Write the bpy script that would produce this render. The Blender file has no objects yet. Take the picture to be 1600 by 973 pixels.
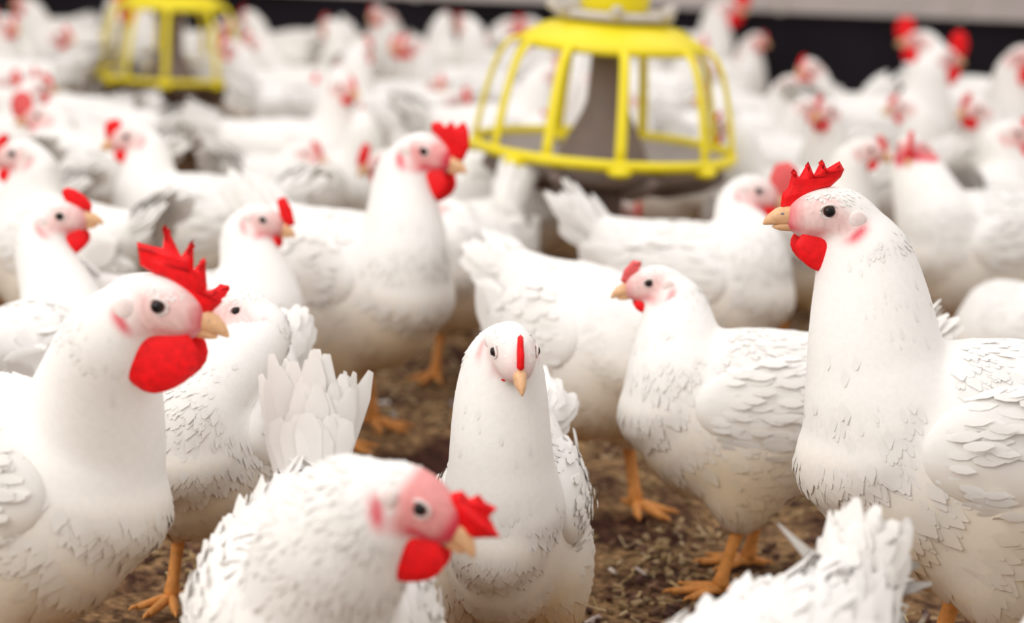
import bpy, math, random
import numpy as np
from mathutils import Vector, Matrix, geometry

# ---------------------------------------------------------------- camera, light, exposure
F_PX, W_PX, H_PX = 3460.0, 1600.0, 973.0
PITCH, ROLL, CAM_Z = math.radians(11.5), math.radians(2.2), 0.97
sc = bpy.context.scene
col = sc.collection
cd = bpy.data.cameras.new('camera'); cam = bpy.data.objects.new('camera', cd); col.objects.link(cam)
cd.sensor_width = 36.0; cd.lens = 36.0 * F_PX / W_PX; cd.clip_start = .05; cd.clip_end = 100
R_CAM = Matrix.Rotation(math.pi/2 - PITCH, 4, 'X') @ Matrix.Rotation(ROLL, 4, 'Z')
cam.matrix_world = Matrix.Translation((0, 0, CAM_Z)) @ R_CAM
sc.camera = cam
cd.dof.use_dof = True; cd.dof.focus_distance = 2.58; cd.dof.aperture_fstop = 2.7

wd = bpy.data.worlds.new('daylight'); sc.world = wd; wd.use_nodes = True
bgn = wd.node_tree.nodes['Background']; bgn.inputs[0].default_value = (1.0, .95, .90, 1); bgn.inputs[1].default_value = .98

def area(name, loc, size, power, colr, target):
    l = bpy.data.lights.new(name, 'AREA'); l.shape = 'RECTANGLE'; l.size, l.size_y = size
    l.energy = power; l.color = colr
    o = bpy.data.objects.new(name, l); col.objects.link(o); o.location = loc
    o.rotation_euler = (Vector(target) - Vector(loc)).to_track_quat('-Z', 'Y').to_euler()
area('ceiling_light', (0.3, 4.6, 4.6), (7, 8), 215, (.93, .95, 1.0), (0, 4.6, 0))
area('camera_side_fill', (-2.5, 0.5, 2.8), (4, 2.5), 150, (1.0, .98, .95), (0, 3.6, 0.2))  # added fill from the camera side, no opening stands there

sc.view_settings.view_transform = 'Standard'; sc.view_settings.look = 'None'
sc.view_settings.exposure = -0.44; sc.view_settings.gamma = 1.0; sc.view_settings.use_curve_mapping = False

RG = np.random.default_rng(7); random.seed(7)

def at(px, py, s):
    """the place seen at a pixel, where one metre spans s pixels"""
    d = F_PX / s
    v = Vector(((px - W_PX/2)/F_PX*d, (H_PX/2 - py)/F_PX*d, -d))
    return Vector((0, 0, CAM_Z)) + (R_CAM.to_3x3() @ v)

# ---------------------------------------------------------------- materials
def new_mat(name, rough=.6, spec=.3):
    m = bpy.data.materials.new(name); m.use_nodes = True
    b = m.node_tree.nodes['Principled BSDF']
    b.inputs['Roughness'].default_value = rough; b.inputs['Specular IOR Level'].default_value = spec
    return m, m.node_tree, b

def flat_mat(name, c, rough=.5, spec=.4, noise=.12, scale=40, bump=0., sss=0.):
    m, nt, b = new_mat(name, rough, spec)
    tc = nt.nodes.new('ShaderNodeTexCoord')
    n = nt.nodes.new('ShaderNodeTexNoise'); n.inputs['Scale'].default_value = scale; n.inputs['Detail'].default_value = 5
    nt.links.new(tc.outputs['Object'], n.inputs['Vector'])
    r = nt.nodes.new('ShaderNodeValToRGB')
    r.color_ramp.elements[0].position = .3; r.color_ramp.elements[1].position = .7
    r.color_ramp.elements[0].color = tuple(x*(1-noise) for x in c) + (1,)
    r.color_ramp.elements[1].color = tuple(min(1, x*(1+noise*.6)) for x in c) + (1,)
    nt.links.new(n.outputs['Fac'], r.inputs['Fac']); nt.links.new(r.outputs['Color'], b.inputs['Base Color'])
    if bump:
        bp = nt.nodes.new('ShaderNodeBump'); bp.inputs['Strength'].default_value = bump; bp.inputs['Distance'].default_value = .002
        nt.links.new(n.outputs['Fac'], bp.inputs['Height']); nt.links.new(bp.outputs['Normal'], b.inputs['Normal'])
    if sss:
        b.inputs['Subsurface Weight'].default_value = sss; b.inputs['Subsurface Radius'].default_value = (.012, .004, .003)
        b.inputs['Subsurface Scale'].default_value = 1
    return m

def col_mat(name, rough, trans):
    m, nt, b = new_mat(name, rough, .12)
    a = nt.nodes.new('ShaderNodeAttribute'); a.attribute_name = 'Col'
    nt.links.new(a.outputs['Color'], b.inputs['Base Color'])
    if trans:
        t = nt.nodes.new('ShaderNodeBsdfTranslucent'); mx = nt.nodes.new('ShaderNodeMixShader'); mx.inputs[0].default_value = trans
        nt.links.new(a.outputs['Color'], t.inputs['Color'])
        nt.links.new(b.outputs[0], mx.inputs[1]); nt.links.new(t.outputs[0], mx.inputs[2])
        nt.links.new(mx.outputs[0], nt.nodes['Material Output'].inputs[0])
    return m

M = dict(
    body=col_mat('white_down_and_skin', .75, 0), feather=col_mat('white_feather', .8, .07),
    comb=flat_mat('red_comb', (.88, .006, .010), .55, .25, .18, 120, .25, .08),
    comb_pink=flat_mat('pink_comb', (.82, .13, .13), .55, .3, .2, 120, .2, .2),
    beak=flat_mat('horn_beak', (.80, .47, .25), .42, .45, .15, 150),
    beak_dark=flat_mat('dark_nostril', (.10, .10, .18), .35, .5, .1),
    eye=flat_mat('eye_iris', (.035, .012, .006), .35, .3, .2, 300), pupil=flat_mat('eye_pupil', (.004, .003, .003), .3, .35, 0),
    lobe=flat_mat('earlobe_skin', (.88, .74, .71), .6, .3, .12, 120, .2, .2),
    leg=flat_mat('yellow_orange_shank', (.72, .30, .075), .55, .35, .22, 90, .35),
    yellow=flat_mat('yellow_plastic', (.90, .74, .012), .38, .45, .05, 10),
    grey=flat_mat('grey_brown_plastic', (.22, .165, .145), .55, .35, .12, 14),
    pan=flat_mat('grey_pan_plastic', (.42, .37, .36), .5, .35, .12, 14),
    clip=flat_mat('pale_grey_metal', (.55, .50, .46), .4, .5, .2, 30),
    dark=flat_mat('near_black_curtain', (.012, .008, .014), .7, .2, .6, 3),
    rail=flat_mat('pale_grey_rail', (.56, .50, .48), .7, .2, .1, 5),
    board=flat_mat('tan_wall_board', (.60, .47, .30), .75, .2, .15, 3),
    shell=flat_mat('pale_building_panel', (.78, .77, .75), .8, .2, .05, 3),
)

def mesh_obj(name, V, F, mat, parent=None, smooth=True, colors=None, normals=None):
    me = bpy.data.meshes.new(name)
    V = np.asarray(V, dtype=np.float32)
    if isinstance(F, np.ndarray):
        nf, k = F.shape
        me.vertices.add(len(V)); me.vertices.foreach_set('co', V.ravel())
        me.loops.add(nf*k); me.loops.foreach_set('vertex_index', F.astype(np.int32).ravel())
        me.polygons.add(nf); me.polygons.foreach_set('loop_start', np.arange(0, nf*k, k, dtype=np.int32))
        me.update(calc_edges=True)
    else:
        me.from_pydata(V.tolist(), [], F); me.update()
    me.polygons.foreach_set('use_smooth', np.full(len(me.polygons), smooth, dtype=bool))
    me.materials.append(mat)
    if colors is not None:
        a = me.color_attributes.new('Col', 'FLOAT_COLOR', 'POINT')
        c = np.ones((len(V), 4), dtype=np.float32); c[:, :3] = colors; a.data.foreach_set('color', c.ravel())
    if normals is not None:
        me.normals_split_custom_set_from_vertices(normals.tolist())
    o = bpy.data.objects.new(name, me); col.objects.link(o)
    if parent is not None: o.parent = parent
    return o

def tag(o, label, cat, group=None, kind=None):
    o['label'] = label; o['category'] = cat
    if group: o['group'] = group
    if kind: o['kind'] = kind
    return o

class MB:
    """gathers tubes, boxes, lathes into one mesh"""
    def __init__(s): s.V = []; s.F = []
    def add(s, V, F):
        b = len(s.V); s.V += [tuple(v) for v in V]; s.F += [tuple(b+i for i in f) for f in F]
    def box(s, lo, hi):
        x0, y0, z0 = lo; x1, y1, z1 = hi
        s.add([(x0,y0,z0),(x1,y0,z0),(x1,y1,z0),(x0,y1,z0),(x0,y0,z1),(x1,y0,z1),(x1,y1,z1),(x0,y1,z1)],
              [(0,3,2,1),(4,5,6,7),(0,1,5,4),(1,2,6,5),(2,3,7,6),(3,0,4,7)])
    def tube(s, pts, rad, n=10, sq=1.0, up=None):
        pts = [Vector(p) for p in pts]; m = len(pts)
        if not hasattr(rad, '__len__'): rad = [rad]*m
        V = []; prev = up
        for i, p in enumerate(pts):
            t = (pts[min(i+1, m-1)] - pts[max(i-1, 0)]).normalized()
            ref = Vector(prev) if prev is not None else (Vector((0,0,1)) if abs(t.z) < .9 else Vector((1,0,0)))
            a = (ref - t*ref.dot(t)).normalized(); b = t.cross(a); prev = a
            for j in range(n):
                th = 2*math.pi*j/n
                V.append(p + a*math.cos(th)*rad[i] + b*math.sin(th)*rad[i]*sq)
        F = [(i*n+j, i*n+(j+1) % n, (i+1)*n+(j+1) % n, (i+1)*n+j) for i in range(m-1) for j in range(n)]
        F += [tuple(range(n))[::-1], tuple((m-1)*n+j for j in range(n))]
        s.add(V, F)
    def lathe(s, prof, n=48, closed=False):
        V = [(r*math.cos(2*math.pi*j/n), r*math.sin(2*math.pi*j/n), z) for r, z in prof for j in range(n)]
        m = len(prof); rng = range(m if closed else m-1)
        s.add(V, [(i*n+j, i*n+(j+1) % n, ((i+1) % m)*n+(j+1) % n, ((i+1) % m)*n+j) for i in rng for j in range(n)])
    def sphere(s, c, r, nu=16, nv=10, fn=None):
        V = []
        for i in range(nv+1):
            ph = math.pi*i/nv
            for j in range(nu):
                th = 2*math.pi*j/nu
                v = Vector((math.sin(ph)*math.cos(th), math.sin(ph)*math.sin(th), math.cos(ph)))
                if fn: v = fn(v)
                V.append((c[0]+v.x*r[0], c[1]+v.y*r[1], c[2]+v.z*r[2]))
        s.add(V, [(i*nu+j, (i+1)*nu+j, (i+1)*nu+(j+1) % nu, i*nu+(j+1) % nu) for i in range(nv) for j in range(nu)])
    def build(s, name, mat, parent=None, smooth=True, xf=None):
        V = s.V if xf is None else [tuple(xf @ Vector(v)) for v in s.V]
        return mesh_obj(name, V, s.F, mat, parent, smooth)

# ---------------------------------------------------------------- setting
fl_n = 200
xs = np.linspace(-4.5, 4.5, 260); ys = np.linspace(-1.0, 8.6, 280)
def fnoise(X, Y, seed, fr, n=14):
    r = np.random.default_rng(seed); out = np.zeros_like(X)
    for _ in range(n):
        a = r.uniform(0, 2*math.pi); f = fr*r.uniform(.6, 1.6); out += np.sin((X*math.cos(a)+Y*math.sin(a))*f + r.uniform(0, 6.28))
    return out / n**.5
def ground_z(X, Y): return .004*fnoise(X, Y, 3, 14) + .0035*fnoise(X, Y, 5, 45) - .006
X, Y = np.meshgrid(xs, ys, indexing='ij'); Z = ground_z(X, Y)
V = np.stack([X, Y, Z], -1).reshape(-1, 3)
i, j = np.meshgrid(np.arange(259), np.arange(279), indexing='ij'); b = (i*280+j).ravel()
floor_mat, nt, bs = new_mat('trodden_litter', .95, .1)
tc = nt.nodes.new('ShaderNodeTexCoord')
n1 = nt.nodes.new('ShaderNodeTexNoise'); n1.inputs['Scale'].default_value = 5.5; n1.inputs['Detail'].default_value = 8; n1.inputs['Roughness'].default_value = .65
n2 = nt.nodes.new('ShaderNodeTexNoise'); n2.inputs['Scale'].default_value = 75; n2.inputs['Detail'].default_value = 6
for n in (n1, n2): nt.links.new(tc.outputs['Object'], n.inputs['Vector'])
r1 = nt.nodes.new('ShaderNodeValToRGB'); e = r1.color_ramp.elements
e[0].position = .40; e[0].color = (.065, .028, .021, 1); e[1].position = .60; e[1].color = (.36, .235, .125, 1)
r2 = nt.nodes.new('ShaderNodeValToRGB'); e = r2.color_ramp.elements
e[0].position = .35; e[0].color = (.40, .36, .36, 1); e[1].position = .68; e[1].color = (1.5, 1.4, 1.25, 1)
mx = nt.nodes.new('ShaderNodeMix'); mx.data_type = 'RGBA'; mx.blend_type = 'MULTIPLY'; mx.inputs[0].default_value = 1
nt.links.new(n1.outputs['Fac'], r1.inputs['Fac']); nt.links.new(n2.outputs['Fac'], r2.inputs['Fac'])
nt.links.new(r1.outputs['Color'], mx.inputs[6]); nt.links.new(r2.outputs['Color'], mx.inputs[7]); nt.links.new(mx.outputs[2], bs.inputs['Base Color'])
bp = nt.nodes.new('ShaderNodeBump'); bp.inputs['Strength'].default_value = .8; bp.inputs['Distance'].default_value = .01
nt.links.new(n2.outputs['Fac'], bp.inputs['Height']); nt.links.new(bp.outputs['Normal'], bs.inputs['Normal'])
fo = mesh_obj('floor', V, np.stack([b, b+280, b+281, b+1], -1), floor_mat); fo['kind'] = 'structure'

def structure(name, lo, hi, mat):
    m = MB(); m.box(lo, hi); o = m.build(name, mat, smooth=False); o['kind'] = 'structure'; return o
WALL_Y = 8.35
structure('wall_back', (-4.5, WALL_Y, .66), (4.5, WALL_Y+.12, 2.6), M['board'])
structure('baseboard_back', (-4.5, WALL_Y, -.02), (4.5, WALL_Y+.10, .455), M['dark'])
structure('trim_1', (-4.5, WALL_Y-.05, .455), (4.5, WALL_Y+.12, .56), M['rail'])
structure('trim_2', (-4.5, WALL_Y-.02, .56), (4.5, WALL_Y+.12, .66), M['rail'])
for x, w in ((.95, 'second from the right'), (1.62, 'rightmost'), (-.4, 'behind the rear flock, left of centre'), (-1.5, 'leftmost')):
    m = MB(); m.box((x-.016, WALL_Y-.07, .45), (x+.016, WALL_Y-.045, .575)); o = m.build('rail_bracket', M['clip'], smooth=False)
    tag(o, 'small metal bracket on the pale wall rail, ' + w, 'bracket', 'brackets along the wall rail')

# loose litter: chips, straw and crumbs nobody could count
def scatter(name, n, ymin, ymax, Lr, Wr, cols, label, seed, lift=.004):
    r = np.random.default_rng(seed)
    yy = r.uniform(ymin, ymax, n); xx = r.uniform(-1, 1, n)*(yy*.27+.25)
    kp = (fnoise(xx, yy, 31, 9) + .6*fnoise(xx, yy, 32, 22) + r.normal(0, .5, n)) > -.1; xx = xx[kp]; yy = yy[kp]; n = len(xx)
    zz = ground_z(xx, yy)+lift*r.uniform(.3, 1.4, n)
    L = r.uniform(*Lr, n); Wd = r.uniform(*Wr, n); a = r.uniform(0, 2*math.pi, n); t = r.normal(0, .28, n)
    d = np.stack([np.cos(a)*np.cos(t), np.sin(a)*np.cos(t), np.sin(t)], -1); sd = np.stack([-np.sin(a), np.cos(a), r.normal(0, .35, n)], -1)
    up = np.cross(d, sd); P = np.stack([xx, yy, zz], -1)
    k = [(-1,-1,0),(1,-.6,0),(1,.7,0),(-1,1,0),(-.9,-.8,1),(.9,-.5,1),(.8,.6,1),(-.9,.9,1)]
    V = np.stack([P + d*(u*L/2)[:, None] + sd*(v*Wd/2)[:, None] + up*(w*Wd*.45)[:, None] for u, v, w in [(np.full(n, q[0]), np.full(n, q[1]), np.full(n, q[2])) for q in k]], 1).reshape(-1, 3)
    fq = np.array([(0,3,2,1),(4,5,6,7),(0,1,5,4),(1,2,6,5),(2,3,7,6),(3,0,4,7)])
    F = (np.arange(n)[:, None, None]*8 + fq[None]).reshape(-1, 4)
    c = np.array(cols)[r.integers(0, len(cols), n)]*r.uniform(.7, 1.2, (n, 1)); C = np.repeat(np.clip(c, 0, 1), 8, 0)
    o = mesh_obj(name, V, F, M['body'], smooth=False, colors=C)
    tag(o, label, 'litter', kind='stuff')
scatter('straw_litter', 8000, 2.1, 5.2, (.008, .04), (.0015, .004), [(.62,.45,.22),(.5,.34,.17),(.7,.55,.33),(.34,.2,.1)], 'straw and stalks strewn over the brown floor', 11)
scatter('wood_shavings', 15000, 2.1, 5.2, (.004, .02), (.004, .012), [(.16,.08,.055),(.10,.05,.04),(.3,.2,.1),(.45,.32,.18),(.2,.11,.07)], 'crumbled brown wood shavings covering the floor', 12)
scatter('feather_down_litter', 500, 2.1, 5.2, (.012, .035), (.005, .012), [(.7,.62,.56),(.6,.5,.45)], 'small shed white feathers trodden among the floor litter', 13)

# ---------------------------------------------------------------- bird maths
def surface_nets(Fd, org, h):
    S = Fd < 0
    nx, ny, nz = Fd.shape
    acc = np.zeros((nx-1, ny-1, nz-1, 3), np.float32); cnt = np.zeros((nx-1, ny-1, nz-1), np.int16)
    for ax in range(3):
        o1, o2 = [(1, 2), (0, 2), (0, 1)][ax]
        a = [slice(None)]*3; b = [slice(None)]*3; a[ax] = slice(0, -1); b[ax] = slice(1, None)
        A = Fd[tuple(a)]; B = Fd[tuple(b)]; cr = (A < 0) != (B < 0)
        t = np.where(cr, A/np.where(cr, A-B, 1), 0)
        n1, n2 = Fd.shape[o1], Fd.shape[o2]
        for d1 in (0, 1):
            for d2 in (0, 1):
                s = [slice(None)]*3
                s[o1] = slice(d1, n1-1+d1); s[o2] = slice(d2, n2-1+d2)
                c = cr[tuple(s)]; tt = t[tuple(s)]
                acc[..., ax] += np.where(c, tt, 0); acc[..., o1] += c*d1; acc[..., o2] += c*d2; cnt += c
    act = cnt > 0
    idx = -np.ones(act.shape, np.int64); idx[act] = np.arange(act.sum())
    I = np.argwhere(act); V = (I + acc[act]/cnt[act][:, None])*h + np.array(org)
    faces = []
    for ax in range(3):
        o1, o2 = [(1, 2), (2, 0), (0, 1)][ax]
        a = [slice(1, -1)]*3; b = [slice(1, -1)]*3; a[ax] = slice(0, -1); b[ax] = slice(1, None)
        A = S[tuple(a)]; B = S[tuple(b)]
        E = np.argwhere(A != B)
        if len(E) == 0: continue
        fl = A[tuple(E.T)]
        base = E.copy()
        for q in (o1, o2): base[:, q] += 1
        def g(d1, d2):
            J = base.copy(); J[:, o1] -= d1; J[:, o2] -= d2; return idx[tuple(J.T)]
        q = np.stack([g(1, 1), g(0, 1), g(0, 0), g(1, 0)], -1)
        q[~fl] = q[~fl][:, ::-1]
        faces.append(q)
    return V, np.concatenate(faces)

def blur(A, it=1):
    for _ in range(it):
        for ax in range(3):
            P = np.pad(A, [(1, 1) if q == ax else (0, 0) for q in range(3)], mode='edge')
            s0 = [slice(None)]*3; s1 = [slice(None)]*3; s2 = [slice(None)]*3
            s0[ax] = slice(0, -2); s1[ax] = slice(1, -1); s2[ax] = slice(2, None)
            A = .25*P[tuple(s0)] + .5*P[tuple(s1)] + .25*P[tuple(s2)]
    return A

def feathers(P, N, D, L, Wd, lift, curl, C, sink=.002, nb=.72, rows=4, tip=.12):
    """leaf shaped vanes: root P, surface normal N, lie direction D"""
    n = len(P)
    D = D - N*np.sum(D*N, 1, keepdims=True); D /= np.linalg.norm(D, axis=1, keepdims=True)+1e-9
    Sd = np.cross(N, D)
    us = np.linspace(0, 1, rows); prof = np.interp(us, [0, .3, .6, .85, 1], [.4, .95, 1, .7+.3*(tip > .3), tip])
    V = []; NN = []
    for u, w in zip(us, prof):
        for v in (-1, 0, 1):
            x = u*L; y = v*w*Wd*.5
            z = np.sin(lift)*x + curl*L*(u**2) - (v*v)*w*Wd*.09 - sink
            V.append(P + D*(x*np.cos(lift))[:, None] + Sd*(y+0*L)[:, None] + N*z[:, None])
            nn = N*(1-nb*.0) - D*(np.sin(lift)*(1-nb)*1.5)[:, None] + Sd*(v*.35*(1-nb)*2)
            NN.append(nn/np.linalg.norm(nn, axis=1, keepdims=True))
    V = np.stack(V, 1).reshape(-1, 3); NN = np.stack(NN, 1).reshape(-1, 3)
    fq = np.array([(r*3+c, r*3+c+3, r*3+c+4, r*3+c+1) for r in range(rows-1) for c in (0, 1)])
    F = (np.arange(n)[:, None, None]*(rows*3) + fq[None]).reshape(-1, 4)
    return V, F, NN, np.repeat(C, rows*3, 0)

def join(parts):
    V, F, N, C = [], [], [], []; b = 0
    for v, f, n, c in parts:
        V.append(v); F.append(f+b); N.append(n); C.append(c); b += len(v)
    return np.concatenate(V), np.concatenate(F), np.concatenate(N), np.concatenate(C)

def hermite(p0, t0, p1, t1, n):
    u = np.linspace(0, 1, n)[:, None]
    return (2*u**3-3*u**2+1)*p0 + (u**3-2*u**2+u)*t0 + (-2*u**3+3*u**2)*p1 + (u**3-u**2)*t1

WHITE = np.array([.90, .88, .855]); PALE = np.array([.82, .60, .57]); PINK = np.array([.84, .34, .31]); RED = np.array([.78, .06, .10]); SOIL_SHADE = np.array([.78, .62, .40])
HEN_COMB = [(.0046,.0236),(.0050,.028),(.0158,.031),(.0299,.0202),(.0374,.0063),(.0294,-.003),(.0151,.0105)]
COMBS = dict(
    hen=HEN_COMB,
    spiky=[(-.0297,.040),(-.0242,.0228),(-.005,.0168),(.0051,.0137),(.0158,.0062),(.021,-.0042),(.0225,-.0098),(.0344,-.0048),(.044,.0097),(.0382,.0187),(.0311,.0163),(.0246,.0408),(.0179,.0297),(.0135,.0526),(.0063,.037),(-.0111,.0586),(-.0095,.0397)],
    flame=[(.0214,-.0054),(.0399,-.002),(.0392,.0114),(.0339,.0171),(.0305,.0342),(.0244,.0264),(.017,.0407),(.0114,.0292),(.0051,.043),(.0006,.035),(-.0105,.0419),(-.0157,.0342),(-.0131,.0274),(-.0046,.0192),(.0085,.0147),(.0162,.0094)],
    block=[(-.0092,.0325),(.0027,.0376),(.0127,.0334),(.0198,.0434),(.0264,.0369),(.0363,.0475),(.0453,.0389),(.0519,.0193),(.0463,-.001),(.0387,-.0057),(.0259,.001),(.0163,.0109),(.0055,.0171),(-.007,.0222)],
    fist=[(.013,.0172),(.0185,.0235),(.0268,.0217),(.0301,.0285),(.0391,.0255),(.0477,.0277),(.0465,.0179),(.0621,.0104),(.0462,-.0033),(.0369,-.0087),(.0241,-.0044),(.0152,.0065)],
    low=[(.0018,.0283),(.003,.032),(.01,.0355),(.021,.0322),(.0332,.0224),(.041,.0104),(.0385,-.0003),(.0209,.0083),(.0044,.0185)],
    round=[(.0126,.0014),(.0076,.0263),(.011,.0447),(.0288,.0538),(.0455,.0468),(.0552,.0282),(.0535,.0054),(.0381,-.0096)],
    curl=[(.0345,.0267),(.0259,.0338),(.0073,.0329),(.0027,.0208),(.0113,.0119),(.0254,-.0041),(.0388,.0031)],
    thumb=[(.0088,.0308),(.0115,.0378),(.0205,.0428),(.0365,.0265),(.0485,.0048),(.0374,-.0032),(.022,.0081)],
)

def plate(name, pts, th, mat, parent, xf, ax=1, wave=0.):
    """a puffy plate from an outline in the head's own upright plane"""
    P = []
    m = len(pts)
    for i in range(m):
        a, b = pts[i], pts[(i+1) % m]
        for q in range(4): P.append((a[0]+(b[0]-a[0])*q/4, a[1]+(b[1]-a[1])*q/4))
    n = len(P); A = np.array(P)
    area = .5*np.sum(A[:, 0]*np.roll(A[:, 1], -1) - np.roll(A[:, 0], -1)*A[:, 1])
    if area < 0: A = A[::-1].copy()
    tg = np.roll(A, -1, 0)-np.roll(A, 1, 0); nr = np.stack([-tg[:, 1], tg[:, 0]], -1); nr /= np.linalg.norm(nr, axis=1, keepdims=True)+1e-9
    inn = A + nr*th*.75
    V = [(p[0], 0, p[1]) for p in A] + [(p[0], th*.75, p[1]) for p in inn] + [(p[0], -th*.75, p[1]) for p in inn]
    c = A.mean(0)
    F = [(i, (i+1) % n, n+(i+1) % n, n+i) for i in range(n)] + [((i+1) % n, i, 2*n+i, 2*n+(i+1) % n) for i in range(n)]
    tri = geometry.tessellate_polygon([[Vector((p[0], p[1], 0)) for p in A]])
    for t in tri:
        t = tuple(t); s = (A[t[1]]-A[t[0]])[0]*(A[t[2]]-A[t[0]])[1] - (A[t[1]]-A[t[0]])[1]*(A[t[2]]-A[t[0]])[0]
        if s < 0: t = t[::-1]
        F.append(tuple(n+q for q in t)); F.append(tuple(2*n+q for q in t[::-1]))
    V = [tuple(xf @ Vector((v[0], v[1] + wave*math.sin(v[0]*160+v[2]*60), v[2]))) for v in V]
    return mesh_obj(name, V, F, mat, parent, True)

class Bird: pass

def make_bird(name, label, k=1., kh=1., head=(.17, 0, .40), hyaw=0., hpitch=-10., comb='hen', combmat='comb', wat=.6, lobe=1.,
              fluff=0., N=3000, h=.006, thick=1., crouch=0., tail_up=45., tail_len=.11, fat=1., redface=.3, seed=0, group=None, parts_full=True, soil_shade=.9,
              skin_amt=1., bald=False, stance=.0, tail_pitch=0., comb_lean=0., dark_beak=False):
    """head = eye-level centre of the head in the bird's own frame (x ahead, y its left, z up), metres"""
    r = np.random.default_rng(seed+100)
    root = bpy.data.objects.new(name, None); col.objects.link(root); root.empty_display_size = .1
    tag(root, label, 'chicken', group)
    zc = -crouch
    H = np.array(head, float)
    cy, sy, cp, sp = math.cos(math.radians(hyaw)), math.sin(math.radians(hyaw)), math.cos(math.radians(hpitch)), math.sin(math.radians(hpitch))
    hf = np.array([cy*cp, sy*cp, sp]); hs = np.array([-sy, cy, 0.]); hu = np.cross(hf, hs)
    # spine
    tp = math.radians(tail_pitch)
    body = np.array([(-.185,0,.315),(-.15,0,.285),(-.10,0,.255),(-.05,0,.235),(0,0,.225),(.045,0,.23),(.08,0,.25)])
    body[:, 2] += np.maximum(0, -body[:, 0]-.02)*math.tan(tp)
    bh = np.array([.030,.058,.090,.112,.120,.112,.095]); bw = np.array([.028,.052,.080,.098,.106,.100,.086])*fat
    body = body*k + np.array([0, 0, zc]); bh = bh*k; bw = bw*k
    ub = np.linspace(0, 1, len(body)); ui = np.linspace(0, 1, 26)
    B = np.stack([np.interp(ui, ub, body[:, q]) for q in range(3)], -1)
    BH = np.interp(ui, ub, bh); BW = np.interp(ui, ub, bw)
    S0 = body[-1] + np.array([.0, 0, .012*k]); hb = H - hf*.024*kh - hu*.018*kh
    L = np.linalg.norm(hb-S0)
    t0 = np.array([.52, 0, .82])*L*1.1; t1 = (hf*.62 + hu*.62); t1 = t1/np.linalg.norm(t1)*L*.75
    if hf[2] < -.85: t1 = hf*L*.6
    Nk = hermite(S0, t0, hb, t1, 26)
    un = np.linspace(0, 1, 26)
    NR = np.interp(un, [0, .25, .55, .8, 1], [.084*k, .066*k, .051*k*thick, .040*(k+kh)/2*thick, .027*kh])
    C0 = np.concatenate([B, Nk[1:]]); RH = np.concatenate([BH, NR[1:]]); RW = np.concatenate([BW, NR[1:]*np.interp(un, [0, .7, 1], [.5+.5*fat if fat < 1 else 1, 1, 1])[1:]])
    T = np.gradient(C0, axis=0); T /= np.linalg.norm(T, axis=1, keepdims=True)
    U = []
    up = np.array([0, 0, 1.])
    for t in T:
        a = up - t*np.dot(up, t)
        if np.linalg.norm(a) < .2: a = U[-1] - t*np.dot(U[-1], t)
        a /= np.linalg.norm(a)
        if U and np.dot(a, U[-1]) < 0: a = -a
        U.append(a)
    U = np.array(U); Wv = np.cross(T, U)
    prims = [(C0[i], T[i], Wv[i], U[i], ((RH[i]*.70 if i < 26 else min(RH[i], RW[i]/(fat if fat < 1 else 1))*.75), RW[i], RH[i])) for i in range(len(C0))]
    hd = [(H - hf*.008*kh - hu*.0055*kh, (.036*kh, .0255*kh, .0245*kh)), (H + hf*.014*kh - hu*.009*kh, (.0215*kh, .0170*kh, .0180*kh))]
    th = []
    for sd in (1, -1):
        st = stance*sd
        th.append((np.array([-.005*k+st*.4, sd*.056*k, .178*k+zc]), (.060*k, .040*k, .072*k)))
        th.append((np.array([-.012*k+st*.8, sd*.060*k, .132*k+zc]), (.030*k, .024*k, .042*k)))
    lo = np.minimum(C0-np.maximum(RH, RW)[:, None], H-.05*kh).min(0)-.03; hi = np.maximum(C0+np.maximum(RH, RW)[:, None], H+.05*kh).max(0)+.03
    lo[2] = min(lo[2], .05*k+zc)
    ax_ = [np.arange(lo[q], hi[q]+h, h) for q in range(3)]
    Fd = np.full(tuple(len(a) for a in ax_), .05, np.float32)
    def stamp(c, A, R, sm=0.):
        m = max(R)*1.0+.045
        sl = []
        for q in range(3):
            i0 = max(0, int((c[q]-m-lo[q])/h)); i1 = min(len(ax_[q]), int((c[q]+m-lo[q])/h)+2); sl.append(slice(i0, i1))
        if any(s.start >= s.stop for s in sl): return
        G = np.meshgrid(*[ax_[q][sl[q]]-c[q] for q in range(3)], indexing='ij', sparse=True)
        l = [(G[0]*a[0]+G[1]*a[1]+G[2]*a[2]) for a in A]
        k0 = np.sqrt(sum((l[q]/R[q])**2 for q in range(3))); k1 = np.sqrt(sum((l[q]/R[q]**2)**2 for q in range(3)))+1e-6
        d = (k0*(k0-1)/k1).astype(np.float32)
        o = Fd[tuple(sl)]
        if sm:
            hh = np.clip(.5+.5*(o-d)/sm, 0, 1); Fd[tuple(sl)] = o*(1-hh)+d*hh - sm*hh*(1-hh)
        else: Fd[tuple(sl)] = np.minimum(o, d)
    for c, t, w, u, R in prims: stamp(c, (t, w, u), R)
    Fd = blur(Fd, 3 if h < .0065 else 2)
    I3 = np.eye(3)
    for c, R in th: stamp(c, I3, R, .03*k)
    for c, R in hd: stamp(c, (hf, hs, hu), R, .010*kh)
    Fd = blur(Fd, 1)
    V, Fq = surface_nets(Fd, lo, h)
    # field gradient normals
    gr = np.gradient(Fd, h)
    def samp(A, P):
        q = (P-lo)/h; i0 = np.clip(np.floor(q).astype(int), 0, np.array(A.shape)-2); f = q-i0
        out = 0
        for a in (0, 1):
            for b_ in (0, 1):
                for c_ in (0, 1):
                    w = (f[:, 0] if a else 1-f[:, 0])*(f[:, 1] if b_ else 1-f[:, 1])*(f[:, 2] if c_ else 1-f[:, 2])
                    out = out + w*A[i0[:, 0]+a, i0[:, 1]+b_, i0[:, 2]+c_]
        return out
    def normal(P):
        n = np.stack([samp(g, P) for g in gr], -1); return n/(np.linalg.norm(n, axis=1, keepdims=True)+1e-9)
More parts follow.
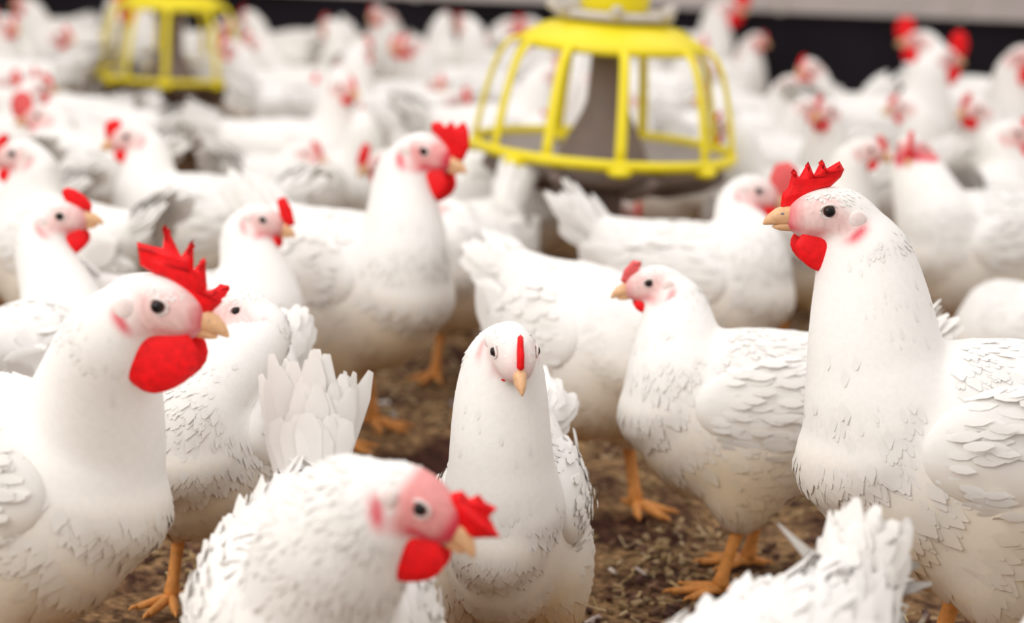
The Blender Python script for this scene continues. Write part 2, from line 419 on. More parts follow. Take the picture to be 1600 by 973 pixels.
    def hloc(P):
        d = P-H; return np.stack([d@hf, d@hs, d@hu], -1)/kh
    def skin(P):
        q = hloc(P)
        e = np.sqrt(((q[:, 0]-.012)/.036)**2 + ((q[:, 2]+.006)/.0235)**2)
        top = np.clip((q[:, 2]-.010)/.010, 0, 1)*np.clip((.020-q[:, 0])/.01, 0, 1)
        near = (np.linalg.norm(q, axis=1) < .06)
        wob = .10*np.sin(np.arctan2(q[:, 2]+.006, q[:, 0]-.012)*5+seed)
        m = np.clip((1.08+wob-e)/.42, 0, 1)*near*(1-top*(0 if bald else 1))*skin_amt
        if bald: m = np.maximum(m, np.clip((q[:, 0]+.026)/.012, 0, 1)*np.clip((q[:, 2]+.012)/.01, 0, 1)*near)
        red = np.clip((q[:, 0]-.020)/.012, 0, 1)*(.9 if 'rooster' in name else .45)
        ring = np.exp(-((np.sqrt(((q[:, 0]-.002)/.033)**2+((q[:, 2]+.001)/.0265)**2)-1)/.20)**2)*np.clip((-q[:, 2]-.002)/.012, 0, 1)*np.clip((-.004-q[:, 0])/.016, 0, 1)
        jaw = np.clip((-q[:, 2]-.013)/.006, 0, 1)*np.clip((q[:, 0]+.004)/.01, 0, 1)
        red = np.clip(red*(.7+.5*redface) + ring*(1. if 'rooster' in name else .55)*lobe*near + jaw*(.35+.5*redface) + max(0, redface-.5)*.9, 0, 1)
        m = np.maximum(m, ring*near*.9)
        return m, red
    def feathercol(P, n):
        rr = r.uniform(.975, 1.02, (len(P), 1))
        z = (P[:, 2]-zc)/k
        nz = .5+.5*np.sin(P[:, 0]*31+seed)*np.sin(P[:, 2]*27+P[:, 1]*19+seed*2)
        s = np.clip((.27-z)/.13, 0, 1)*soil_shade*(.45+.75*nz)*.95 + .04  # tan low on the body: dirt plus warm underside shading put into the colour
        return np.clip((WHITE*(1-s[:, None])+SOIL_SHADE*s[:, None])*rr, 0, 1)
    m, red = skin(V)
    mott = (.5+.5*np.sin(V[:, 0]*900+V[:, 2]*700)*np.sin(V[:, 1]*800+V[:, 2]*500))[:, None]
    pk = np.clip(redface*.75, 0, 1); face = (PALE*(1-pk)+PINK*pk)*(1-red[:, None]) + RED*red[:, None]
    face = face*(.9+.1*mott) + WHITE*.10*mott*(1-red[:, None])
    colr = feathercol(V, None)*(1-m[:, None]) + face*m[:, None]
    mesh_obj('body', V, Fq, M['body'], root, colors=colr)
    # --- plumage
    tri = np.concatenate([Fq[:, [0, 1, 2]], Fq[:, [0, 2, 3]]])
    e1 = V[tri[:, 1]]-V[tri[:, 0]]; e2 = V[tri[:, 2]]-V[tri[:, 0]]; ar = .5*np.linalg.norm(np.cross(e1, e2), axis=1)
    ctr = V[tri].mean(1)
    mid = C0; nidx = np.argmin(((ctr[:, None, :]-mid[None])**2).sum(2)/(RH[None]**2), 1) if len(ctr) < 60000 else np.argmin(((ctr[:, None, :].astype(np.float32)-mid[None].astype(np.float32))**2).sum(2), 1)
    Lfun = lambda i: np.interp(i/len(C0), [0, .25, .45, .55, .75, .93, 1], [.050, .042, .034, .030, .022, .013, .009])*k
    Lt = Lfun(nidx); dh = np.linalg.norm(hloc(ctr), axis=1)
    Lt = np.where(dh < .05, np.minimum(Lt, .009*kh), Lt)
    w = ar/Lt**1.35; w /= w.sum()
    pick = r.choice(len(tri), N, p=w)
    a = r.uniform(0, 1, (N, 1)); b_ = r.uniform(0, 1, (N, 1)); fl = (a+b_) > 1; a = np.where(fl, 1-a, a); b_ = np.where(fl, 1-b_, b_)
    P = V[tri[pick, 0]] + e1[pick]*a + e2[pick]*b_
    mk, _ = skin(P); dist = np.linalg.norm(hloc(P), axis=1)
    keep = (mk < .45) & ((hloc(P)[:, 0] < .022) | (dist > .06))
    P = P[keep]; ni = nidx[pick][keep]; Lp = Lt[pick][keep]
    n = normal(P)
    d2 = ((P[:, None, :]-C0[None])**2).sum(2).astype(np.float64); d2 -= d2.min(1, keepdims=True)
    ws = np.exp(-d2/(2*(.045*k)**2)); ws /= ws.sum(1, keepdims=True)
    D = -(ws@T); nis = ws@np.arange(len(C0)); Lp = np.where(np.linalg.norm(hloc(P), axis=1) < .05, Lp, Lfun(nis)); ni = nis
    D /= np.linalg.norm(D, axis=1, keepdims=True)+1e-9
    front = np.clip(-np.sum(D*n, 1)-.25, 0, 1)[:, None]; D = D + np.array([0, 0, -1.6])*front
    low = np.clip((.19-(P[:, 2]-zc)/k)/.06, 0, 1)[:, None]
    D = D*(1-low*.6) + np.array([0, 0, -1.])*low*.7
    D += r.normal(0, .10+.22*fluff, D.shape)
    Lp = Lp*r.uniform(.75, 1.25, len(Lp))*(1+.5*fluff)
    body_w = np.clip((len(C0)*.62-ni)/8, 0, 1)
    lift = np.abs(r.normal(.015, .03, len(P))) + fluff*np.abs(r.normal(.16, .16, len(P)))*(.3+.7*body_w) + low[:, 0]*.05
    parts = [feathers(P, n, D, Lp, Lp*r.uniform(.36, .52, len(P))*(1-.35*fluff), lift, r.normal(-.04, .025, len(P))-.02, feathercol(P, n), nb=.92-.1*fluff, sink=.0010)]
    fv_, ff_, fn_, fc_ = parts[0]
    want = np.repeat(np.sin(lift)*Lp, 12)*np.tile(np.repeat(np.linspace(0, 1, 4), 3), len(P)) + .0016
    for _ in range(2):
        dd_ = samp(Fd, fv_); hug = np.clip(dd_-want, 0, .03)*(1-.55*fluff)
        inside = np.all((fv_ > lo+2*h) & (fv_ < np.array([a[-1] for a in ax_])-2*h), 1)
        fv_ = fv_ - normal(fv_)*(hug*inside)[:, None]
    fn_ = fn_*(.12+.35*fluff) + normal(fv_)*(.88-.35*fluff); fn_ /= np.linalg.norm(fn_, axis=1, keepdims=True)+1e-9
    parts = [(fv_, ff_, fn_, fc_)]
    mv = join(parts)
    mesh_obj('plumage', mv[0], mv[1], M['feather'], root, colors=mv[3], normals=mv[2])
    # --- wings: folded, overlapping rows of coverts and long flight feathers
    for sd in (1, -1):
        wc = np.array([-.035*k, sd*.074*k*fat, .262*k+zc]); pr = math.radians(14)
        ex = np.array([math.cos(pr), 0, -math.sin(pr)*-1.]); ex = np.array([math.cos(pr), sd*.10, math.sin(pr)*-.2]); ex /= np.linalg.norm(ex)
        ez = np.array([0, -sd*.22, 1.]); ez -= ex*np.dot(ex, ez); ez /= np.linalg.norm(ez); ey = np.cross(ez, ex)
        if ey[1]*sd < 0: ey = -ey
        R = (.118*k, .031*k, .064*k)
        nu, nv = 26, 18
        th_, ph_ = np.meshgrid(np.linspace(0, 2*math.pi, nu, endpoint=False), np.linspace(.02, math.pi-.02, nv), indexing='ij')
        sx = np.cos(ph_); sz = np.sin(ph_)*np.cos(th_); syy = np.sin(ph_)*np.sin(th_)
        taper = .62+.38*np.clip((sx+1)/1.3, 0, 1)
        PV = wc + ex*(sx*R[0])[..., None] + ez*(sz*R[2]*taper - .10*R[2]*(1-sx))[..., None] + ey*(syy*R[1]*taper)[..., None]
        PN = ex*(sx/R[0])[..., None] + ez*(sz/R[2])[..., None] + ey*(syy/R[1])[..., None]; PN /= np.linalg.norm(PN, axis=-1, keepdims=True)
        PV = PV.reshape(-1, 3); PN = PN.reshape(-1, 3)
        ii, jj = np.meshgrid(np.arange(nu), np.arange(nv-1), indexing='ij'); b0 = (ii*nv+jj).ravel(); b1 = (((ii+1) % nu)*nv+jj).ravel()
        WF = np.stack([b0, b1, b1+1, b0+1], -1)
        fn = np.cross(PV[WF[:, 2]]-PV[WF[:, 0]], PV[WF[:, 3]]-PV[WF[:, 1]])
        if np.sum(fn*PN[WF[:, 0]]) < 0: WF = WF[:, ::-1].copy()
        nn = max(80, int(N*.20)); q = r.integers(0, len(PV), nn)
        q = q[((PN[q]@ey) > .12) & ((PN[q]@ex) < .45)]
        Pq = PV[q] + r.normal(0, .004*k, (len(q), 3)); Nq = PN[q]*.88+ey*.12; Nq /= np.linalg.norm(Nq, axis=1, keepdims=True)
        pos = ((Pq-wc)@ex)/R[0]
        LL = np.interp(pos, [-1, -.2, .5, 1], [.062, .048, .030, .022])*k*r.uniform(.85, 1.15, len(q))
        DD = -ex + ez*(-.12) + r.normal(0, .06+.15*fluff, (len(q), 3))
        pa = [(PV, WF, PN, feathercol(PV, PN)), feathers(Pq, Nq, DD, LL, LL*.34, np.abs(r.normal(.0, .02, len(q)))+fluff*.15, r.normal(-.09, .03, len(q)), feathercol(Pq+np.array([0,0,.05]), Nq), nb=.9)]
        npf = 12
        uu = np.linspace(0, 1, npf)
        Pf = wc + ex*((-.25-.35*uu)*R[0])[:, None] + ez*((-.55+.95*uu)*R[2])[:, None] + ey*(R[1]*.72)
        Nf = np.repeat(ey[None], npf, 0)*.9 + ez*.1; Nf /= np.linalg.norm(Nf, axis=1, keepdims=True)
        Df = -ex[None] + ez*(.18-.22*uu)[:, None]
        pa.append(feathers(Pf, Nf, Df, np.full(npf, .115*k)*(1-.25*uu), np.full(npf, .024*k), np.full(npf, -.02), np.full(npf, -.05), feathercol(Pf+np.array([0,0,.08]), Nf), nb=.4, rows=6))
        mv = join(pa); mesh_obj('wing', mv[0], mv[1], M['feather'], root, colors=mv[3], normals=mv[2])
    # --- tail: a folded fan of long feathers over a fluffy root
    nt_ = 16 if not fluff else 22
    tb = C0[0] + np.array([.02*k, 0, .0]); tu = math.radians(tail_up)
    tdir = np.array([-math.cos(tu), 0, math.sin(tu)]); tn = np.array([math.sin(tu), 0, math.cos(tu)])
    parts = []
    for layer, (cnt_, ln, up_) in enumerate(((nt_, 1., 0), (nt_, .8, .010), (nt_, .62, -.012), (nt_*2, .55, .018), (nt_*2, .45, -.022))):
        uu = np.linspace(-1, 1, cnt_) + r.normal(0, .05, cnt_)
        ang = uu*(.36+.08*fluff)
        Pt = tb + np.array([0, 1., 0])*(uu*.030*k)[:, None] + tn*(up_*k - np.abs(uu)*.018*k)[:, None]
        roll = uu*1.05
        Nt = tn[None]*np.cos(roll)[:, None] + np.array([0, 1., 0])[None]*np.sin(roll)[:, None]
        Dt = tdir[None]*np.cos(ang)[:, None] + np.array([0, 1., 0])[None]*np.sin(ang)[:, None] - tn[None]*(up_*4+.12*np.abs(uu)[:, None]) + r.normal(0, .05+.1*fluff, (cnt_, 3))
        LL = tail_len*k*ln*r.uniform(.85, 1.08, cnt_)
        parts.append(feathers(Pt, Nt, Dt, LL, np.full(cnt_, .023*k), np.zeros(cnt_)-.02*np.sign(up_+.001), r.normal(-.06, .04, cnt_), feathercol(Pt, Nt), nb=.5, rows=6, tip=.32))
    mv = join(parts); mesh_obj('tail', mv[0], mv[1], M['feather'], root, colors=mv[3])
    # --- head parts
    HM = Matrix(((hf[0]*kh, hs[0]*kh, hu[0]*kh, H[0]), (hf[1]*kh, hs[1]*kh, hu[1]*kh, H[1]), (hf[2]*kh, hs[2]*kh, hu[2]*kh, H[2]), (0, 0, 0, 1)))
    lean = Matrix.Rotation(comb_lean, 4, 'X')
    plate('comb', COMBS[comb], .0042 if comb in ('hen', 'low', 'curl', 'thumb') else .0050, M[combmat], root, HM @ lean, wave=.0012)
    mb = MB()
    bx = [-.004, .004, .011, .017, .0215, .0235]
    V_ = [(.031+x, 0, -.0075-(max(x, 0)/.0235)**2.2*.0085) for x in bx]
    mb.tube(V_, [.0100, .0093, .0076, .0053, .0026, .0007], 12, .80, up=(0, 0, 1))
    bk = mb.build('beak', M['beak'], root, xf=HM)
    mb = MB(); V_ = [(.029+x, 0, -.0165-x*.10) for x in (-.004, .004, .010, .0145, .017)]
    mb.tube(V_, [.0058, .0052, .0040, .0022, .0006], 10, .95, up=(0, 0, 1)); mb.build('lower_mandible', M['beak'], bk, xf=HM)
    if parts_full:
        for sd in (1, -1):
            mb = MB(); mb.sphere((.037, sd*.0054, -.0058), (.0042 if dark_beak else .0026, .0012, .0017 if dark_beak else .0012), 10, 6); mb.build('nostril', M['beak_dark'], bk, xf=HM)
    for sd in (1, -1):
        ys_ = np.linspace(.005, .04, 60)*kh; PP = H + hf*.001*kh + hs*(sd*ys_)[:, None]
        fv = samp(Fd, PP); yi = ys_[np.argmax(fv > 0)]/kh if (fv > 0).any() else .022
        mb = MB(); mb.sphere((.001, sd*(yi-.0012), 0), (.0056, .0040, .0052), 14, 10); ey_ = mb.build('eye', M['eye'], root, xf=HM)
        if parts_full:
            lid = MB(); lid.tube([(.001+.0072*math.cos(t)*1.12, sd*(yi-.0005-.0010*abs(math.cos(t))), .0062*math.sin(t)) for t in np.linspace(0, 2*math.pi, 21)], .0013, 6, up=(0, sd, 0)); lid.build('eyelid', M['lobe'], ey_, xf=HM)
            mb = MB(); mb.sphere((.001, sd*(yi+.0018), 0), (.0042, .0018, .0042), 12, 8); mb.build('pupil', M['pupil'], ey_, xf=HM)
        ys_ = np.linspace(.003, .045, 60)*kh; PP = H - hf*.023*kh - hu*.008*kh + hs*(sd*ys_)[:, None]
        fv = samp(Fd, PP); yl = ys_[np.argmax(fv > 0)]/kh if (fv > 0).any() else .024
        if lobe:
            mb = MB(); mb.sphere((-.024, sd*(yl-.0016), -.008), (.0085, .0034, .0095*lobe), 14, 8); mb.build('earlobe', M['lobe'], root, xf=HM)
        ww = wat
        def drop(v, ww=ww): return Vector((v.x*(.86+.16*v.z-.12*v.z*v.z), v.y*(.9-.3*v.z), v.z))
        mb = MB(); mb.sphere((.003 if kh > 1.22 else .011, sd*(.0085+.002*ww), -.0245-.0115*ww), (.0270*ww, .0055+.002*ww, .0195*ww), 18, 12, drop)
        mb.build('wattle', M['comb'], root, xf=HM)
    # --- legs
    for sd in (1, -1):
        st = stance*sd
        hock = Vector((-.018*k+st*.9, sd*.060*k, max(.05, .105*k+zc))); ank = Vector((.002*k+st, sd*.062*k, .020*k))
        mb = MB()
        mb.tube([hock+Vector((.004, 0, .03*k)), hock, hock.lerp(ank, .15), hock.lerp(ank, .5), hock.lerp(ank, .85), ank, ank-Vector((0, 0, .009*k))],
                [.0115*k, .0125*k, .0095*k, .0082*k, .0085*k, .0108*k, .009*k], 12)
        for q, (an, ln) in enumerate(((-32, .052), (2, .066), (34, .054), (176, .026))):
            a_ = math.radians(an*(1 if sd > 0 else -1)); dr = Vector((math.cos(a_), math.sin(a_), 0))
            o_ = ank - Vector((0, 0, .010*k)) - (dr*.002)
            mb.tube([o_, o_+dr*ln*k*.3+Vector((0, 0, .001)), o_+dr*ln*k*.65-Vector((0, 0, .002*k)), o_+dr*ln*k-Vector((0, 0, .004*k))],
                    [.0085*k, .0066*k, .0062*k, .0048*k], 8)
            tip = o_+dr*ln*k-Vector((0, 0, .003*k)); mb.tube([tip, tip+dr*.008*k, tip+dr*.013*k-Vector((0, 0, .003*k))], [.0036*k, .0024*k, .0006*k], 7)
        mb.build('leg', M['leg'], root)
    root['k'] = k
    return root

PLACED = []   # (x, y, heading, half length, radius)
def remember(x, y, yaw, k):
    PLACED.append((x - .03*k*math.cos(yaw), y - .03*k*math.sin(yaw), yaw, .105*k, .10*k))

def bird(label, px, s, yaw, eye, hyaw, hpitch, k=1., kh=1., name='chicken', s_eye=None, zb=.23, **kw):
    """stand a bird on the litter: body centre over column px at scale s, the eye we see at pixel eye; yaw 0 faces right, 90 away, 270 to us"""
    py = 500.
    for _ in range(30): py += (at(px, py, s).z - zb*k)*s*.98
    p = at(px, py, s); yr = math.radians(yaw)
    E = at(eye[0], eye[1], s_eye or s)
    hy = math.radians(hyaw); side = Vector((-math.sin(hy), math.cos(hy), 0))
    if side.dot(Vector((0, 0, CAM_Z))-E) < 0: side = -side
    E = E - side*.021*kh
    d = E - Vector((p.x, p.y, 0)); loc = Matrix.Rotation(-yr, 3, 'Z') @ d
    print('BIRD %-60s z_head %.3f local %.3f %.3f  k %.2f' % (label[:60], E.z, loc.x, loc.y, k))
    root = make_bird(name, label, k, kh, tuple(loc), hyaw-yaw, hpitch, seed=len(PLACED)*3+1, **kw)
    root.location = (p.x, p.y, 0); root.rotation_euler = (0, 0, yr)
    remember(p.x, p.y, yr, k)
    return root

# ---------------------------------------------------------------- the birds in front
FG = dict(N=8500, h=.0045)
MG = dict(N=4800, h=.0055)
bird('big white rooster at left edge, tall pointed red comb and large wattles, facing right', -25, 1450, -4, (245, 478), -8, -10, 1.2, 1.32,
     name='rooster', s_eye=1560, comb='spiky', wat=1.5, redface=.3, **FG)
bird('white hen behind the big left rooster, face turned left next to his beak', 338, 1220, 252, (370, 485), 190, -8, .98, 1.05,
     name='hen', comb='hen', wat=.8, tail_up=48, tail_len=.085, **FG)
bird('fluffy white rooster crouching in front, back ruffled, red comb and wattles held low', 490, 1580, -84, (655, 793), -12, -31, 1.12, 1.2,
     name='rooster', s_eye=1740, comb='fist', wat=1.25, fluff=.62, redface=.85, bald=True, thick=1.25, tail_up=78, tail_len=.13, crouch=.05, **{**FG, 'N': 11000})
bird('white hen in the front centre looking straight at the camera, thin red comb', 803, 1285, 262, (775, 548), 284, -30, 1.02, 1.06,
     name='hen', s_eye=1375, comb='hen', wat=.3, fat=.76, crouch=.05, thick=1.1, redface=0, skin_amt=.55, tail_up=22, lobe=.6, **FG)
bird('white hen right of centre standing on orange legs, small pink comb, facing left', 1165, 1140, 184, (1015, 442), 184, -12, 1.04, 1.0,
     name='hen', comb='hen', combmat='comb_pink', wat=.6, stance=.03, redface=.3, **FG)
bird('tall white rooster at right, flame-shaped red comb and blue-grey nostril, facing left', 1525, 1320, 188, (1297, 330), 186, 0, 1.28, 1.32,
     name='rooster', s_eye=1350, comb='flame', wat=1.0, thick=1.08, redface=.15, dark_beak=True, **FG)
bird('white rooster in the centre with blocky red comb and round red wattles, facing right', 560, 930, -42, (662, 236), -28, -11, 1.12, 1.3,
     name='rooster', s_eye=955, comb='block', wat=1.5, redface=.8, stance=-.03, **MG)
bird('white hen whose rounded pink comb touches the beak of the tall right rooster', 1088, 885, -24, (1185, 298), -14, -14, 1.05, 1.15,
     name='hen', comb='round', combmat='comb_pink', wat=1.25, thick=.85, redface=.3, tail_up=50, **MG)
bird('white hen on long legs, head hidden behind the hen with the small pink comb', 925, 1035, -55, (1085, 560), -10, -30, 1.1, 1.0,
     name='hen', s_eye=1090, comb='hen', wat=.6, stance=.035, tail_up=25, **MG)
bird('white hen at left with orange beak slightly open and low red comb, facing right', 55, 1080, 70, (92, 338), 0, 5, .95, 1.12,
     name='hen', s_eye=1050, comb='low', wat=.95, **MG)
bird('white hen at the left edge looking left, red wattle cut by the frame', 95, 860, 150, (20, 240), 182, -10, 1.0, 1.15,
     name='hen', comb='hen', wat=.9, **MG)
bird('white hen beside the bare patch of floor at upper left, curled comb, looking left', 300, 790, 172, (198, 213), 190, -15, 1.0, 1.08,
     name='hen', comb='curl', wat=.9, redface=.3, **MG)
bird('white hen left of the centre rooster, upright thin comb and round wattle, facing right', 322, 1000, 8, (410, 343), -12, -15, .95, .98,
     name='hen', comb='thumb', wat=1., redface=.4, **MG)
bird('white hen between centre rooster and large feeder, only back and raised tail seen', 735, 835, 250, (690, 330), 200, -15, 1.0, 1.0,
     name='hen', s_eye=850, comb='hen', wat=.5, tail_up=65, **MG)
bird('blurred white hen behind the centre rooster, small pink face turned right', 450, 715, 55, (475, 240), -10, -12, .95, 1.0,
     name='hen', comb='hen', combmat='comb_pink', wat=.8, redface=.4, **MG)
bird('blurred pale hen at upper left with a pink comb, neck upright, looking left', 128, 700, 160, (60, 180), 186, -10, 1.0, 1.1,
     name='hen', comb='round', combmat='comb_pink', wat=.7, redface=.4, **MG)
bird('white rooster with narrow upright comb and all-red face, looking at the camera', 1530, 800, 205, (1440, 232), 258, -22, 1.1, 1.05,
     name='rooster', s_eye=800, comb='block', wat=.9, redface=.95, **MG)
bird('white hen cut by the right edge, face turned right beside the red-faced rooster', 1560, 735, 60, (1590, 208), 0, -10, 1.1, 1.15,
     name='hen', comb='hen', wat=1., redface=.5, **MG)
bird('low white hen at the right edge, only its back seen behind the tall rooster', 1640, 905, 165, (1500, 560), 170, -30, 1.0, 1.0,
     name='hen', comb='hen', wat=.5, tail_up=20, crouch=.05, **MG)
bird('white hen at bottom right, only its fluffy rump and raised tail in view', 1165, 1760, 236, (1090, 1190), 232, -35, 1.08, 1.0,
     name='hen', s_eye=1880, comb='hen', wat=.6, tail_up=72, tail_len=.085, crouch=.045, fluff=.7, **FG)
bird('white hen in the bottom right corner, mostly outside the frame', 1740, 1780, 100, (1760, 930), 60, -10, .95, 1.0,
     name='hen', s_eye=1800, comb='hen', wat=.6, **MG)

for a_ in range(len(PLACED)):
    for b_ in range(a_):
        A_, B_ = PLACED[a_], PLACED[b_]
        dd = min(math.hypot(A_[0]+math.cos(A_[2])*A_[3]*u-B_[0]-math.cos(B_[2])*B_[3]*v, A_[1]+math.sin(A_[2])*A_[3]*u-B_[1]-math.sin(B_[2])*B_[3]*v) for u in (-1, 0, 1) for v in (-1, 0, 1))
        if dd < (A_[4]+B_[4])*.95: print('BIRDCLASH', b_, a_, round(dd, 3), round(A_[4]+B_[4], 3))
# ---------------------------------------------------------------- yellow pan feeders
def feeder(label, c, dia, tilt, tall=1.):
    """c = centre of the bottom ring"""
    root = bpy.data.objects.new('pan_feeder', None); col.objects.link(root); root.location = c
    root.rotation_euler = (0, tilt, 0); tag(root, label, 'feeder', None)
    R = dia/2; q = dia/.54
    m = MB(); m.lathe([(R-.016*q, -.008*q), (R-.004*q, -.012*q), (R+.003*q, 0), (R-.002*q, .012*q), (R-.014*q, .010*q)], 72, True)
    for an in (5, 47, 118, 200, 270, 318):
        a = math.radians(an-90); m.sphere((R*.97*math.cos(a), R*.97*math.sin(a), -.012*q), (.026*q, .022*q, .012*q), 12, 8)
    m.build('bottom_ring', M['yellow'], root)
    zt = .224*q*tall; rt = .185*q
    m = MB(); m.lathe([(rt, zt-.020*q), (rt+.004*q, zt-.012*q), (rt-.004*q, zt), (rt-.045*q, zt+.024*q), (rt-.085*q, zt+.036*q), (.05*q, zt+.044*q),
                       (.05*q, zt+.036*q), (rt-.085*q, zt+.026*q), (rt-.05*q, zt+.014*q), (rt-.018*q, zt-.010*q), (rt-.01*q, zt-.022*q)], 72, True)
    m.build('top_dome', M['yellow'], root)
    for an in (-57, -27, 5, 47, 80, 118, 160, 200, 235, 270):
        a = math.radians(an-90); cx, sx = math.cos(a), math.sin(a)
        P = []
        for u in np.linspace(0, 1, 12):
            rr = rt-.008*q + (R-.006*q-(rt-.008*q))*(u**.62); zz = (zt-.008*q)*(1-u**1.75)
            P.append((rr*cx, rr*sx, zz))
        m = MB(); m.tube(P, [.0095*q+.002*q*(i/11) for i in range(12)], 8, .5, up=(-sx, cx, 0)); m.build('grill_rib', M['yellow'], root)
    # pan
    m = MB(); m.lathe([(R-.010*q, -.004*q), (R-.022*q, -.018*q), (R-.07*q, -.046*q), (.14*q, -.062*q), (.09*q, -.07*q), (.0005, -.07*q),
                       (.0005, -.062*q), (.09*q, -.06*q), (.135*q, -.054*q), (R-.075*q, -.038*q), (R-.026*q, -.016*q), (R-.02*q, -.004*q)], 72, True)
    m.build('feed_pan', M['pan'], root)
    for kq in range(8):
        a = math.radians(22+45*kq); m = MB()
        P = [((R-.014*q)*math.cos(a), (R-.014*q)*math.sin(a), -.024*q), ((R-.06*q)*math.cos(a), (R-.06*q)*math.sin(a), -.048*q), (.14*q*math.cos(a), .14*q*math.sin(a), -.070*q), (.09*q*math.cos(a), .09*q*math.sin(a), -.076*q)]
        m.tube(P, [.014*q, .019*q, .017*q, .010*q], 8); m.build('pan_lobe', M['grey'], root)
    m = MB(); m.lathe([(.0005, -.068*q), (.052*q, -.068*q), (.046*q, -.135*q), (.028*q, -.15*q), (.0005, -.15*q)], 32); m.build('pan_boss', M['grey'], root)
    # feed tube and cone
    m = MB(); m.lathe([(.038*q, zt+.03*q), (.040*q, .16*q*tall), (.042*q, .10*q), (.050*q, .072*q), (.076*q, .02*q), (.098*q, -.03*q), (.108*q, -.06*q),
                       (.095*q, -.06*q), (.07*q, .02*q), (.036*q, .11*q), (.034*q, zt+.03*q)], 48, True)
    m.build('feed_cone', M['grey'], root)
    m = MB(); m.lathe([(.062*q, zt+.038*q), (.118*q, zt+.040*q), (.124*q, zt+.050*q), (.112*q, zt+.058*q), (.066*q, zt+.056*q)], 48, True)
    for an in (20, 75, 130, 175, 215, 270, 325):
        a = math.radians(an); m.tube([(.105*q*math.cos(a), .105*q*math.sin(a), zt+.05*q), (.128*q*math.cos(a), .128*q*math.sin(a), zt+.062*q), (.134*q*math.cos(a), .134*q*math.sin(a), zt+.07*q)], [.012*q, .013*q, .006*q], 8)
    m.build('collar', M['clip'], root)
    m = MB(); m.lathe([(.058*q, zt+.04*q), (.066*q, zt+.055*q), (.070*q, zt+.075*q), (.074*q, zt+.11*q), (.074*q, zt+.16*q), (.050*q, zt+.20*q), (.045*q, zt+.75*q), (.0005, zt+.75*q)], 48)
    m.build('drop_tube', M['yellow'], root)
    return root
fc = at(943, 232, 768); feeder('large yellow pan feeder with curved grill ribs hanging right of centre over the flock', fc, .54, math.radians(1.8))
fl = at(266, 118, 490); feeder('yellow pan feeder far back at upper left, the smaller of the two in view', fl, .48, math.radians(1.0), 1.17)

# ---------------------------------------------------------------- the crowd behind
def copy_bird(src, x, y, yaw, sc_, label, group):
    c = src.copy(); col.objects.link(c); c.location = (x, y, 0); c.rotation_euler = (0, 0, yaw); c.scale = (sc_,)*3
    c['label'] = label
    if group: c['group'] = group
    elif 'group' in c: del c['group']
    for ch in src.children:
        d = ch.copy(); col.objects.link(d); d.parent = c
        for g in ch.children:
            e_ = g.copy(); col.objects.link(e_); e_.parent = d
    return c
BG = dict(N=1500, h=.0075, parts_full=False)
specs = [
    dict(head=(.15, .0, .42), hyaw=0, hpitch=-8, comb='hen', wat=.7),
    dict(head=(.13, .03, .44), hyaw=35, hpitch=-8, comb='low', wat=.8, combmat='comb_pink'),
    dict(head=(.12, -.03, .43), hyaw=-50, hpitch=-12, comb='hen', wat=.6, combmat='comb_pink'),
    dict(head=(.19, .02, .33), hyaw=15, hpitch=-20, comb='thumb', wat=.8, tail_up=30),
    dict(head=(.15, .0, .47), hyaw=0, hpitch=-5, comb='round', wat=1.2, k=1.08, kh=1.2, redface=.6),
    dict(head=(.24, -.03, .22), hyaw=-12, hpitch=-48, comb='hen', wat=.5, tail_up=35),
    dict(head=(.10, .02, .36), hyaw=80, hpitch=-10, comb='hen', wat=.6, crouch=.06),
]
PROTO = [make_bird('chicken', 'x', seed=50+i*7, group='g', **{**BG, **sp}) for i, sp in enumerate(specs)]
used = set(); LAST = [None]; CROWD = []
def seg_d(a, b):
    best = 9
    for ta in (-1, -.33, .33, 1):
        for tb in (-1, -.33, .33, 1):
            dx = a[0]+math.cos(a[2])*a[3]*ta - b[0]-math.cos(b[2])*b[3]*tb; dy = a[1]+math.sin(a[2])*a[3]*ta - b[1]-math.sin(b[2])*b[3]*tb
            best = min(best, math.hypot(dx, dy))
    return best
def free(x, y, yaw, k, gap=0.):
    c = (x-.03*k*math.cos(yaw), y-.03*k*math.sin(yaw), yaw, .105*k, .10*k)
    return all(seg_d(c, q) > (c[4]+q[4])*.98+gap for q in PLACED)
def put(i, x, y, yaw, k, label, group=None):
    src = PROTO[i]
    if i not in used:
        used.add(i); src.location = (x, y, 0); src.rotation_euler = (0, 0, yaw); src.scale = (k,)*3; src['label'] = label
        if group: src['group'] = group
        elif 'group' in src: del src['group']
    else: src = copy_bird(src, x, y, yaw, k, label, group)
    LAST[0] = src
    remember(x, y, yaw, k)
def put_px(i, px, s, yaw, k, label):
    py = 200.
    for _ in range(30): py += (at(px, py, s).z - .23*k)*s*.98
    p = at(px, py, s); put(i, p.x, p.y, math.radians(yaw), k, label)
NAMED = [   # proto, column, scale, heading, size, label
    (0, 1300, 560, 232, 1.08, 'cream-tinged white hen stretching its neck up against the dark wall, right of the large feeder'),
    (4, 1385, 590, 25, 1.08, 'white rooster with a bright red comb showing against the dark wall at right'),
    (2, 1470, 640, 215, 1.0, 'white hen just below the bright red comb by the dark wall, face turned left'),
    (4, 1530, 560, 300, 1.08, 'white hen tall against the dark wall at far right with a pink comb pointing right'),
    (5, 172, 615, 150, .95, 'white hen bending down left of the small feeder, its back turned to us'),
    (2, 1215, 720, 190, 1.0, 'white hen right of the large feeder ring with a blurred pink face turned left'),
    (5, 822, 690, 8, .95, 'white hen pecking below the left side of the large feeder, its rump to the left'),
    (3, 600, 575, 0, 1.0, 'white hen in the rear flock with a rust-red face above the centre rooster'),
    (1, 500, 560, 20, 1.0, 'white hen in the rear flock with a dull pink face left of the rust-faced one'),
    (0, 770, 610, 25, 1.05, 'cream-necked white hen standing just left of the large feeder ribs'),
]
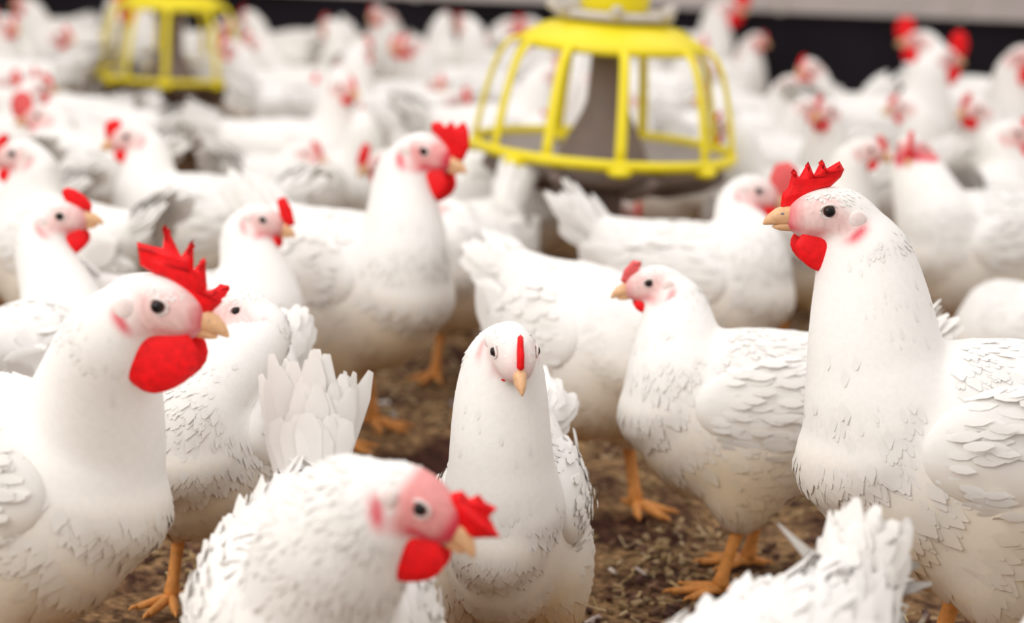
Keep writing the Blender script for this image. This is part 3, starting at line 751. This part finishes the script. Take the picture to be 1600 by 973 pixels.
for a in NAMED: put_px(*a)
rr = random.Random(21)
n_bg = 0
fcx, fcy = fc.x, fc.y
for step, (tries, gap) in enumerate(((9000, 0.0),)):
    for _ in range(tries):
        y = rr.uniform(4.3, 8.1); x = rr.uniform(-1, 1)*(y*.235+.22)
        u = 800 + F_PX*x/y
        if math.hypot(x-fc.x, y-fc.y) < .24: continue           # under the feeder
        if 205 < u < 400 and 4.4 < y < 6.0: continue             # bare floor at left
        if u > 400 and y < 4.6 and u < 1250: continue
        if 930 < u < 1110 and 3.9 < y < 5.1: continue
        if u > 1130 and y > 6.7: continue
        yaw = rr.choice((rr.gauss(0, .5), rr.gauss(math.pi, .5), rr.uniform(0, 6.28)))
        k = rr.uniform(.92, 1.06)
        i = rr.choice((0, 0, 1, 1, 2, 2, 3, 3, 4, 5, 6))
        if 120 < u < 415 and 5.45 < y < fl.y - .02: continue
        if 120 < u < 410 and y < fl.y + .25: i = 5; k = .92
        if math.hypot(x-fl.x, y-fl.y) < .2: continue
        if not free(x, y, yaw, k, gap): continue
        put(i, x, y, yaw, k, 'x', 'g'); CROWD.append((y, u, i, yaw, LAST[0])); n_bg += 1
# name each bird of the crowd by its row, its place in the row and its pose
ORD = 'leftmost|second from left|third from left|fourth from left|fifth from left|sixth from left|seventh from left|eighth from left|ninth from left|tenth from left|eleventh from left|twelfth from left|thirteenth from left|fourteenth from left|fifteenth from left'.split('|')
POSE = ['head up', 'head turned aside', 'looking back', 'neck low', 'tall with red comb', 'pecking', 'squatting']
CROWD.sort(key=lambda c: -c[0])
ROWS = ['against the dark wall', 'second row from the dark wall', 'third row from the wall', 'fourth row from the wall', 'fifth row from the wall', 'sixth row from the wall', 'seventh row from the wall', 'eighth row from the wall']
for ri in range(0, len(CROWD), 13):
    row = sorted(CROWD[ri:ri+13], key=lambda c: c[1])
    for qi, (y, u, i, yaw, ob) in enumerate(row):
        ob['label'] = 'blurred white chicken, %s, %s, %s' % (POSE[i], ROWS[min(7, ri//13)], ORD[qi])
        ob['group'] = 'rear flock before the dark wall'
print('BACKGROUND BIRDS', n_bg)
for i, p in enumerate(PROTO):
    if i not in used:
        for ch in list(p.children): 
            for g in list(ch.children): bpy.data.objects.remove(g)
            bpy.data.objects.remove(ch)
        bpy.data.objects.remove(p)
